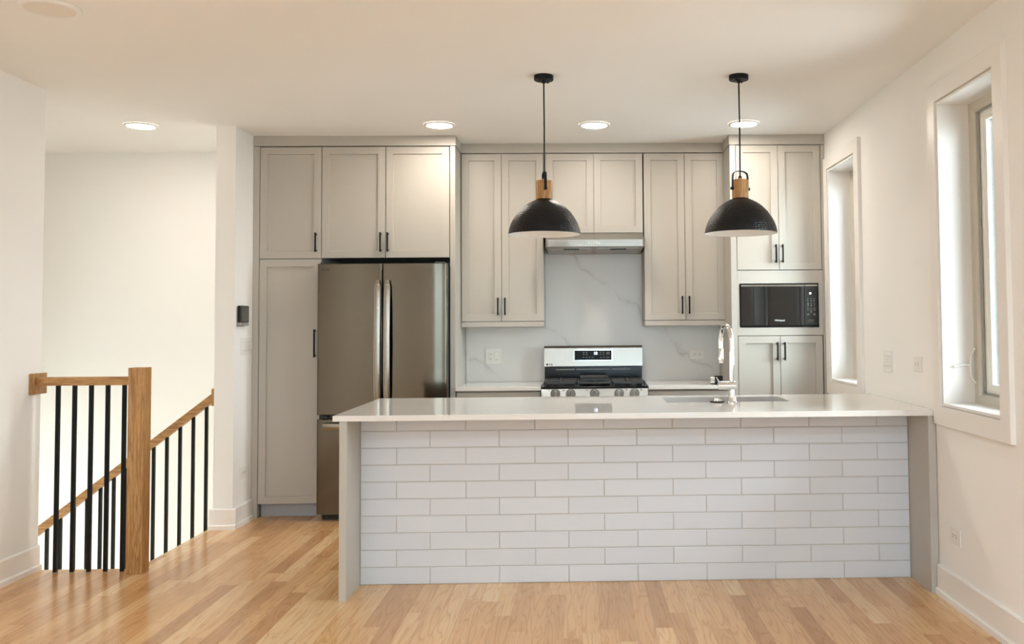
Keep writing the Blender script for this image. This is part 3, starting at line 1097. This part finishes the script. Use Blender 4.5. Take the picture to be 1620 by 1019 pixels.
# body: lip, face and sloping top
lo = 1.935
rings(bm, [[(x, y, 1.935 if y < 6.9 else 1.915) for x, y in plan_b], [(x, y, 1.986) for x, y in plan_b],
           [(x, max(y, 6.93), 2.050) for x, y in plan_b]], cap0=False)
obj('hood_body', bm, M['steel'], t)
bm = bmesh.new()
rings(bm, [[(-.245, 6.80, 1.9365), (-.229, yf + .004, 1.9365), (.467, yf + .004, 1.9365), (.482, 6.80, 1.9365), (.482, YB - .024, 1.913), (-.245, YB - .024, 1.913)],
           [(-.245, 6.80, 1.9385), (-.229, yf + .004, 1.9385), (.467, yf + .004, 1.9385), (.482, 6.80, 1.9385), (.482, YB - .024, 1.9155), (-.245, YB - .024, 1.9155)]])
un = obj('underside', bm, M['grey'], t)
for xa in (-.22, .135):
    bm = bmesh.new()
    rings(bm, [[(xa, 6.86, 1.932), (xa + .32, 6.86, 1.932), (xa + .32, 7.19, 1.9155), (xa, 7.19, 1.9155)],
               [(xa, 6.86, 1.929), (xa + .32, 6.86, 1.929), (xa + .32, 7.19, 1.9125), (xa, 7.19, 1.9125)]])
    f = obj('filter_panel', bm, M['steel'], t)
    bm = box(xa + .10, xa + .22, 6.90, 6.925, 1.922, 1.929, bev=.002)
    obj('filter_latch', bm, M['iron'], f)
bm = bmesh.new()
for k in range(5):
    cyl(bm, (.073 + .0185 * k, yf - .004, 1.960), .0055, .006, 'y', 14)
obj('button_row', bm, M['chrome'], t)

# ------------------------------------------------------------------ peninsula
cx0, cx1, cy0, cy1 = -1.236, XR - .002, 4.626, 5.7075
t = thing('kitchen_peninsula', (.28, 5.2, 0), 'greige kitchen peninsula with a white tiled front standing against the right wall', 'kitchen island')
obj('side_panel', box(-1.203, -1.166, 4.628, 5.69, 0, .8855, bev=.001), M['cab'], t)
obj('side_panel', box(1.7595, XR - .003, 4.628, 5.69, 0, .8855, bev=.001), M['cab'], t)
bm = bmesh.new()
bx(bm, -1.165, 1.7585, 4.925, 4.945, 0, .885)
bx(bm, -1.165, 1.7585, 5.67, 5.688, .10, .885)
bx(bm, -1.165, 1.7585, 5.60, 5.615, 0, .10)
bx(bm, -1.165, 1.7585, 4.945, 5.67, .10, .118)
obj('carcass', bm, M['cab'], t)
bm = bmesh.new()                       # running-bond tiles with thin grout lines
P_, TW = .0893, .3665
tones = []
lay = bm.faces.layers.float.new('tone')
for i in range(10):
    z0 = P_ * i
    z1 = min(z0 + P_, .884)
    x = -1.1655 if i % 2 == 0 else -1.1655 - (TW - .190)
    while x < 1.7585:
        a, b = max(x, -1.1655), min(x + TW, 1.7585)
        if b - a > .01:
            j = .0021
            n0 = len(bm.faces)
            d = random.uniform(-.0004, .0004)
            rings(bm, [rxz(a + j, b - j, z0 + j, z1 - j, 4.925), rxz(a + j, b - j, z0 + j, z1 - j, 4.9155 + d),
                       rxz(a + j + .0025, b - j - .0025, z0 + j + .0025, z1 - j - .0025, 4.913 + d)])
            bm.faces.ensure_lookup_table()
            tn = random.random()
            for f in bm.faces[n0:]:
                f[lay] = tn
                f.material_index = 0
        x += TW
n0 = len(bm.faces)
bx(bm, -1.1655, 1.7585, 4.9165, 4.9245, 0, .884)
bm.faces.ensure_lookup_table()
for f in bm.faces[n0:]:
    f.material_index = 1
obj('tile_cladding', bm, [M['tile'], M['grout']], t)
for k in range(6):
    w = (1.7585 + 1.165) / 6
    xx = -1.165 + w * k
    bm = bmesh.new()
    g, r = .0015, .052
    a, b, z0, z1 = xx + g, xx + w - g, .102, .876
    rings(bm, [rxz(a, b, z0, z1, 5.689), rxz(a, b, z0, z1, 5.705), rxz(a + r, b - r, z0 + r, z1 - r, 5.705), rxz(a + r, b - r, z0 + r, z1 - r, 5.697)])
    obj('door', bm, M['cab'], t)

bm = bmesh.new()
sx0, sx1, sy0, sy1 = .493, 1.198, 5.222, 5.565
rings(bm, [rxy(cx0, cx1, cy0, cy1, .887), rxy(cx0, cx1, cy0, cy1, .9135), rxy(cx0 + .0015, cx1 - .0005, cy0 + .0015, cy1 - .0015, .915),
           rxy(sx0, sx1, sy0, sy1, .915), rxy(sx0, sx1, sy0, sy1, .887)], closed=True)
o = obj('countertop', bm, M['quartz'], at=(.28, 5.17, .887))
tag(o, 'long polished white quartz countertop with a sink cut-out on the tiled peninsula', 'countertop')
# undermount sink
t = thing('kitchen_sink', (.845, 5.39, .66), 'undermounted stainless sink in the peninsula countertop behind the faucet', 'sink')
bm = bmesh.new()
a, b, c, d = sx0 - .004, sx1 + .004, sy0 - .004, sy1 + .004
rings(bm, [rxy(a - .018, b + .018, c - .018, d + .018, .8865), rxy(a, b, c, d, .8865), rxy(a + .006, b - .006, c + .006, d - .006, .68),
           rxy(a + .03, b - .03, c + .03, d - .03, .668)], cap0=False)
bmesh.ops.solidify(bm, geom=bm.faces[:], thickness=.0015)
obj('bowl', bm, M['sinksteel'], t)
bm = bmesh.new()
cyl(bm, (.845, 5.39, .669), .045, .004, 'z', 24)
obj('drain', bm, M['chrome'], t)
# faucet
fx, fy = .850, 5.135
t = thing('kitchen_faucet', (fx, fy, .915), 'tall chrome gooseneck faucet on the peninsula in front of the sink', 'faucet')
bm = bmesh.new()
lathe(bm, [(.029, .0002), (.029, .006), (.023, .012), (.0195, .05), (.0170, .075)], (fx, fy, .915), 32, True, True)
obj('base', bm, M['chrome'], t, 40)
bm = bmesh.new()
dirx, diry = -.030, .2
pts = [(fx, fy, .985), (fx, fy, 1.10), (fx, fy, 1.22)]
R = .1
for k in range(1, 17):
    a = PI * k / 16
    q = (1 - math.cos(a)) / 2
    pts.append((fx + dirx * q, fy + diry * q, 1.255 + .098 * math.sin(a) * .98))
pts.append((fx + dirx, fy + diry, 1.215))
tube(bm, pts, .0135, 16)
obj('spout', bm, M['chrome'], t, 60)
bm = bmesh.new()
sx_, sy_ = fx + dirx, fy + diry
lathe(bm, [(.0125, .085), (.0155, .08), (.0155, .012), (.013, 0)], (sx_, sy_, 1.130), 24, True, True)
obj('spray_head', bm, M['chrome'], t, 40)
bm = bmesh.new()
tube(bm, [(fx + .020, fy, 1.0135), (fx - .078, fy, 1.0135)], .0245, 28)
b_ = obj('mixer_body', bm, M['chrome'], t, 40)
bm = bmesh.new()
tube(bm, [(fx - .072, fy - .002, 1.030), (fx - .082, fy - .02, 1.045), (fx - .095, fy - .06, 1.062)], [.004, .0042, .0035], 10)
obj('lever', bm, M['chrome'], b_, 40)
# air switch next to it
t = thing('sink_button', (.777, 5.205, .915), 'small chrome button on a black ring beside the faucet', 'button')
bm = bmesh.new()
lathe(bm, [(.042, .0002), (.043, .003), (.040, .006), (.026, .007)], (.777, 5.205, .915), 32, True, True)
obj('ring', bm, M['black'], t, 40)
bm = bmesh.new()
lathe(bm, [(.030, .0072), (.026, .011), (.0225, .012), (.0215, .022), (.019, .024)], (.777, 5.205, .915), 32, True, True)
obj('cap', bm, M['chrome'], t, 40)
# small cube on the back counter
t = thing('small_cube', (.995, 6.70, .915), 'small black and chrome cube on the back counter behind the faucet', 'cube')
obj('black_case', box(.982, 1.040, 6.675, 6.735, .9152, .977, bev=.003), M['black'], t)
bm = bmesh.new()
tube(bm, [(.952, 6.705, .9465), (.9815, 6.705, .9465)], .0305, 28)
obj('chrome_end', bm, M['chrome'], t, 40)


# ------------------------------------------------------------------ stair railings
t = obj('newel_post', box(-2.521, -2.432, 5.188, 5.277, 0, 1.139, bev=.002), M['oakz'], at=(-2.476, 5.23, 0))
tag(t, 'square oak newel post at the corner of the stair opening', 'newel post')
t = thing('guard_railing', (-2.8, 5.262, 0), 'level oak guard rail with black balusters between the left wall and the newel post', 'railing')
r_ = obj('handrail', box(-3.055, -2.5215, 5.236, 5.288, 1.040, 1.087, bev=.002), M['oakx'], t)
obj('rosette', box(XL + .0005, -3.0555, 5.205, 5.345, .992, 1.110, bev=.002), M['oakz'], t)
for k in range(5):
    x = -2.945 + .0925 * k
    obj('baluster', box(x - .0095, x + .0095, 5.2525, 5.2715, 0, 1.0398), M['black'], t)
t = thing('stair_railing', (-3.2, 6.352, 0), 'oak handrail with black balusters sloping down the stairwell behind the newel post', 'railing')
xa, xb = -2.5025, -4.60
top = lambda x: .902 + .763 * (x + 2.518)
bm = bmesh.new()
prism_y(bm, [(xa, top(xa)), (xa, top(xa) - .061), (xb, top(xb) - .061), (xb, top(xb))], 6.326, 6.378)
obj('handrail', bm, M['oakx'], t)
obj('rosette', box(-2.502, XPS - .0005, 6.300, 6.404, .828, .944, bev=.002), M['oakz'], t)
bm = bmesh.new()
prism_y(bm, [(xa, -.03), (xa, -.25), (xb, -.25 + .763 * (xb - xa)), (xb, -.03 + .763 * (xb - xa))], 6.332, 6.372)
obj('stringer', bm, M['trim'], t)
k = 0
x = -2.552
while x > -4.5:
    obj('baluster', box(x - .0095, x + .0095, 6.3425, 6.3615, -.035 + .763 * (x - xa), top(x) - .058), M['black'], t)
    x -= .0885

# ------------------------------------------------------------------ lights of the room and added fill discs
GR = 'round ceiling lights'


def ceiling_disc(x, y, lit, label, r=.108):
    t = thing('ceiling_light', (x, y, H), label, 'ceiling light', GR)
    bm = bmesh.new()
    lathe(bm, [(r, -.0003), (r, -.006), (r - .006, -.010), (r - .020, -.010), (r - .022, -.004)], (x, y, H), 56, False, False)
    obj('trim_ring', bm, M['trim'], t, 60)
    bm = bmesh.new()
    lathe(bm, [(r - .0205, -.0045), (r - .0205, -.0085)], (x, y, H), 56, True, True)
    obj('diffuser', bm, M['disc'] if lit == 1 else M['discfill'] if lit else M['discoff'], t)
    return t


for _y in (0.4, -1.7):                     # added fill discs, unseen behind the camera, lighting the tiled front
    for _x in (-2.0, -0.4, 1.2):
        _t = ceiling_disc(_x, _y, 2, '')
        for _k in ('label', 'category', 'group'):
            del _t[_k]
        _t['kind'] = 'structure'


ceiling_disc(-2.266, 3.933, False, 'large-looking round ceiling light, the only one not lit', .120)
ceiling_disc(-2.980, 6.262, True, 'lit round ceiling light over the stairwell')
ceiling_disc(-.954, 6.266, True, 'lit round ceiling light just above the upper right end of the refrigerator cabinet')
ceiling_disc(.110, 6.279, True, 'lit round ceiling light above the range, between the two pendants')
ceiling_disc(1.144, 6.255, True, 'lit round ceiling light behind the cord of the right pendant')


def pendant(x, y, turn, label):
    rim = 1.857
    t = thing('pendant_lamp', (x, y, rim), label, 'pendant lamp', 'pendants over the peninsula')
    c = (x, y, 0)
    bm = bmesh.new()
    lathe(bm, [(.054, H - .0004), (.054, H - .024), (.051, H - .027), (.012, H - .028), (.010, H - .040), (.006, H - .044)], c, 40, True, True)
    cn = obj('canopy', bm, M['black'], t, 40)
    for a in (.9, .9 + PI):
        bm = bmesh.new()
        cyl(bm, (x + .034 * math.cos(a), y + .034 * math.sin(a), H - .036), .0045, .010, 'z', 12)
        obj('screw', bm, M['black'], cn)
    bm = bmesh.new()
    tube(bm, [(x, y, H - .04), (x + .0015, y, 2.45), (x, y, 2.164)], .0042, 10)
    obj('cord', bm, M['black'], t, 60)
    bm = bmesh.new()
    lathe(bm, [(.012, 2.165), (.012, 2.156), (.044, 2.154), (.0455, 2.150), (.0455, 2.052)], c, 40, True, True)
    so = obj('socket_cover', bm, M['socket'], t, 40)
    bm = bmesh.new()
    lathe(bm, [(.007, 2.176), (.010, 2.172), (.010, 2.155)], c, 16, True, True)
    obj('cord_grip', bm, M['black'], so)
    pr = [(.2, 0), (.1945, .03), (.184, .06), (.168, .09), (.147, .12), (.118, .15), (.09, .17), (.066, .183), (.046, .192), (.040, .198)]
    # refine the profile
    fine = []
    for i in range(len(pr) - 1):
        for k in range(3):
            u = k / 3
            fine.append((pr[i][0] * (1 - u) + pr[i + 1][0] * u, pr[i][1] * (1 - u) + pr[i + 1][1] * u))
    fine.append(pr[-1])
    bm = bmesh.new()
    lathe(bm, [(r, rim + z) for r, z in pr], c, 72, False, True)
    sh = obj('shade', bm, M['shade'], t, 'all')
    bm = bmesh.new()
    lathe(bm, [(.1995, rim + .0005)] + [(max(r - .003, .002), rim + z - .002) for r, z in pr[1:]], c, 72, False, True)
    obj('shade_lining', bm, M['shadein'], sh, 'all')
    bm = bmesh.new()
    lathe(bm, [(.014, rim + .185), (.016, rim + .14), (.030, rim + .095), (.030, rim + .075), (.018, rim + .055), (.004, rim + .05)], c, 24, True, True)
    obj('bulb', bm, M['bulb'], t, 60)
    # bail: a flat black hoop bolted to the socket cover
    bm = bmesh.new()
    ca, sa = math.cos(turn), math.sin(turn)
    L = []
    pth = [(-.048, 2.100), (-.048, 2.160), (-.046, 2.180)]
    for k in range(0, 9):
        a = PI - PI * k / 8
        pth.append((.034 * math.cos(a) + (.012 if a < PI / 2 else -.012) * abs(math.cos(a)), 2.182 + .022 * math.sin(a)))
    pth += [(.046, 2.180), (.048, 2.160), (.048, 2.100)]
    hw = .0075
    for i, (u, z) in enumerate(pth):
        p0, p1 = pth[max(0, i - 1)], pth[min(len(pth) - 1, i + 1)]
        du, dz = p1[0] - p0[0], p1[1] - p0[1]
        ln = math.hypot(du, dz) or 1
        nu, nz = -dz / ln * .002, du / ln * .002
        q = []
        for (s1, s2) in ((1, 1), (1, -1), (-1, -1), (-1, 1)):
            uu, zz, vv = u + nu * s1, z + nz * s1, hw * s2
            q.append((x + ca * uu - sa * vv, y + sa * uu + ca * vv, zz))
        L.append(q)
    rings(bm, L)
    for s in (-1, 1):
        ax = Vector((ca * s, sa * s, 0))
        p = Vector((x, y, 2.106))
        tube(bm, [p + ax * .044, p + ax * .058], .009, 14)
    obj('bail', bm, M['black'], t)
    return t


pendant(-.190, 5.03, math.radians(100), 'black hammered dome pendant over the peninsula, hanging in front of the range hood')
pendant(.894, 5.03, math.radians(20), 'black hammered dome pendant over the peninsula, hanging nearer the right wall windows')


# ------------------------------------------------------------------ switches, outlets, thermostat
def plate_bm(kind, n=1):
    """Wall plate in its own x-z plane facing -y, centred at the origin: returns plate, parts."""
    return None


def wall_plate(name, origin, right, out, w, h, label, cat, inserts, group=None):
    """origin on the wall, right = unit vector along the plate, out = wall normal; inserts: (kind, u, v, turned)"""
    R, O, U = Vector(right), Vector(out), Vector((0, 0, 1))
    o = Vector(origin)
    t = thing(name, o, label, cat, group)

    def pbox(bm, u0, u1, d0, d1, v0, v1, bev=0):
        b2 = box(u0, u1, -d1, -d0, v0, v1, bev=bev)
        m = Matrix((R, -O, U)).transposed().to_4x4()
        m.translation = o
        bmesh.ops.transform(b2, matrix=m, verts=b2.verts[:])
        join(bm, b2)
    bm = bmesh.new()
    pbox(bm, -w / 2, w / 2, .0004, .006, -h / 2, h / 2, .002)
    obj('plate', bm, M['plate'], t)
    for kind, u, v, turned in inserts:
        bm = bmesh.new()
        if kind == 'rocker':
            pbox(bm, u - .0165, u + .0165, .0055, .0085, v - .033, v + .033, .001)
            r = obj('rocker', bm, M['plate'], t)
            bm = bmesh.new()
            pbox(bm, u - .008, u + .008, .0084, .0092, v - .027, v - .024)
            pbox(bm, u - .0172, u + .0172, .0056, .0062, v - .034, v + .034)
            obj('shadow_gap', bm, M['grey'], r)
        else:
            hw, hh = (.033, .0165) if turned else (.0165, .033)
            pbox(bm, u - hw, u + hw, .0055, .0085, v - hh, v + hh, .001)
            r = obj('receptacle', bm, M['plate'], t)
            bm = bmesh.new()
            for s in (-1, 1):
                cu, cv = (u + s * .018, v) if turned else (u, v + s * .018)
                for q in (-1, 1):
                    if turned:
                        pbox(bm, cu - .0045, cu + .0045, .0083, .0092, cv + q * .006 - .0012, cv + q * .006 + .0012)
                    else:
                        pbox(bm, cu + q * .006 - .0012, cu + q * .006 + .0012, .0083, .0092, cv - .0045, cv + .0045)
                if turned:
                    pbox(bm, cu + .007, cu + .011, .0083, .0092, cv - .002, cv + .002)
                else:
                    pbox(bm, cu - .002, cu + .002, .0083, .0092, cv - .011, cv - .007)
            obj('slots', bm, M['slot'], r)
    return t


PX_, PO = (0, 1, 0), (1, 0, 0)            # partition face (faces +x)
RX_, RO = (0, -1, 0), (-1, 0, 0)          # right wall (faces -x)
BX_, BO = (1, 0, 0), (0, -1, 0)           # backsplash (faces -y)
t = thing('thermostat', (XP, 6.415, 1.375), 'black thermostat with a grey screen on the stair partition beside the pantry', 'thermostat')
obj('back_plate', box(XP + .0004, XP + .008, 6.335, 6.455, 1.365, 1.490, bev=.002), M['grey'], t)
obj('case', box(XP + .008, XP + .030, 6.330, 6.492, 1.392, 1.508, bev=.004), M['enamel'], t)
obj('screen', box(XP + .0295, XP + .0308, 6.352, 6.476, 1.402, 1.498), M['screen'], t)
obj('lower_bar', box(XP + .008, XP + .030, 6.330, 6.492, 1.370, 1.3915, bev=.003), M['grey'], t)
wall_plate('light_switch', (XP, 6.524, 1.223), PX_, PO, .205, .118, 'white four-rocker switch plate on the stair partition under the thermostat', 'switch',
           [('rocker', u, 0, 0) for u in (-.069, -.023, .023, .069)])
wall_plate('wall_outlet', (XP, 6.482, .352), PX_, PO, .124, .078, 'white power outlet low on the stair partition above its baseboard', 'outlet', [('recep', 0, 0, 1)], 'white power outlets')
wall_plate('light_switch', (XR, 5.335, 1.132), RX_, RO, .150, .122, 'white switch plate on the right wall just above the peninsula countertop', 'switch',
           [('rocker', u, 0, 0) for u in (-.046, 0, .046)])
wall_plate('wall_outlet', (XR, 4.860, 1.137), RX_, RO, .122, .080, 'white outlet on the right wall between the switch plate and the large window', 'outlet', [('recep', 0, 0, 1)], 'white power outlets')
wall_plate('wall_outlet', (XR, 4.415, .331), RX_, RO, .124, .080, 'white outlet low on the right wall under the large window', 'outlet', [('recep', 0, 0, 1)], 'white power outlets')
YS = YB - .0182
wall_plate('wall_outlet', (-.676, YS, 1.116), BX_, BO, .124, .124, 'square white outlet and switch plate on the backsplash left of the range', 'outlet',
           [('recep', -.023, 0, 0), ('rocker', .023, 0, 0)], 'white power outlets')
wall_plate('wall_outlet', (.9235, YS, 1.117), BX_, BO, .121, .075, 'white outlet set sideways on the backsplash right of the range', 'outlet', [('recep', 0, 0, 1)], 'white power outlets')
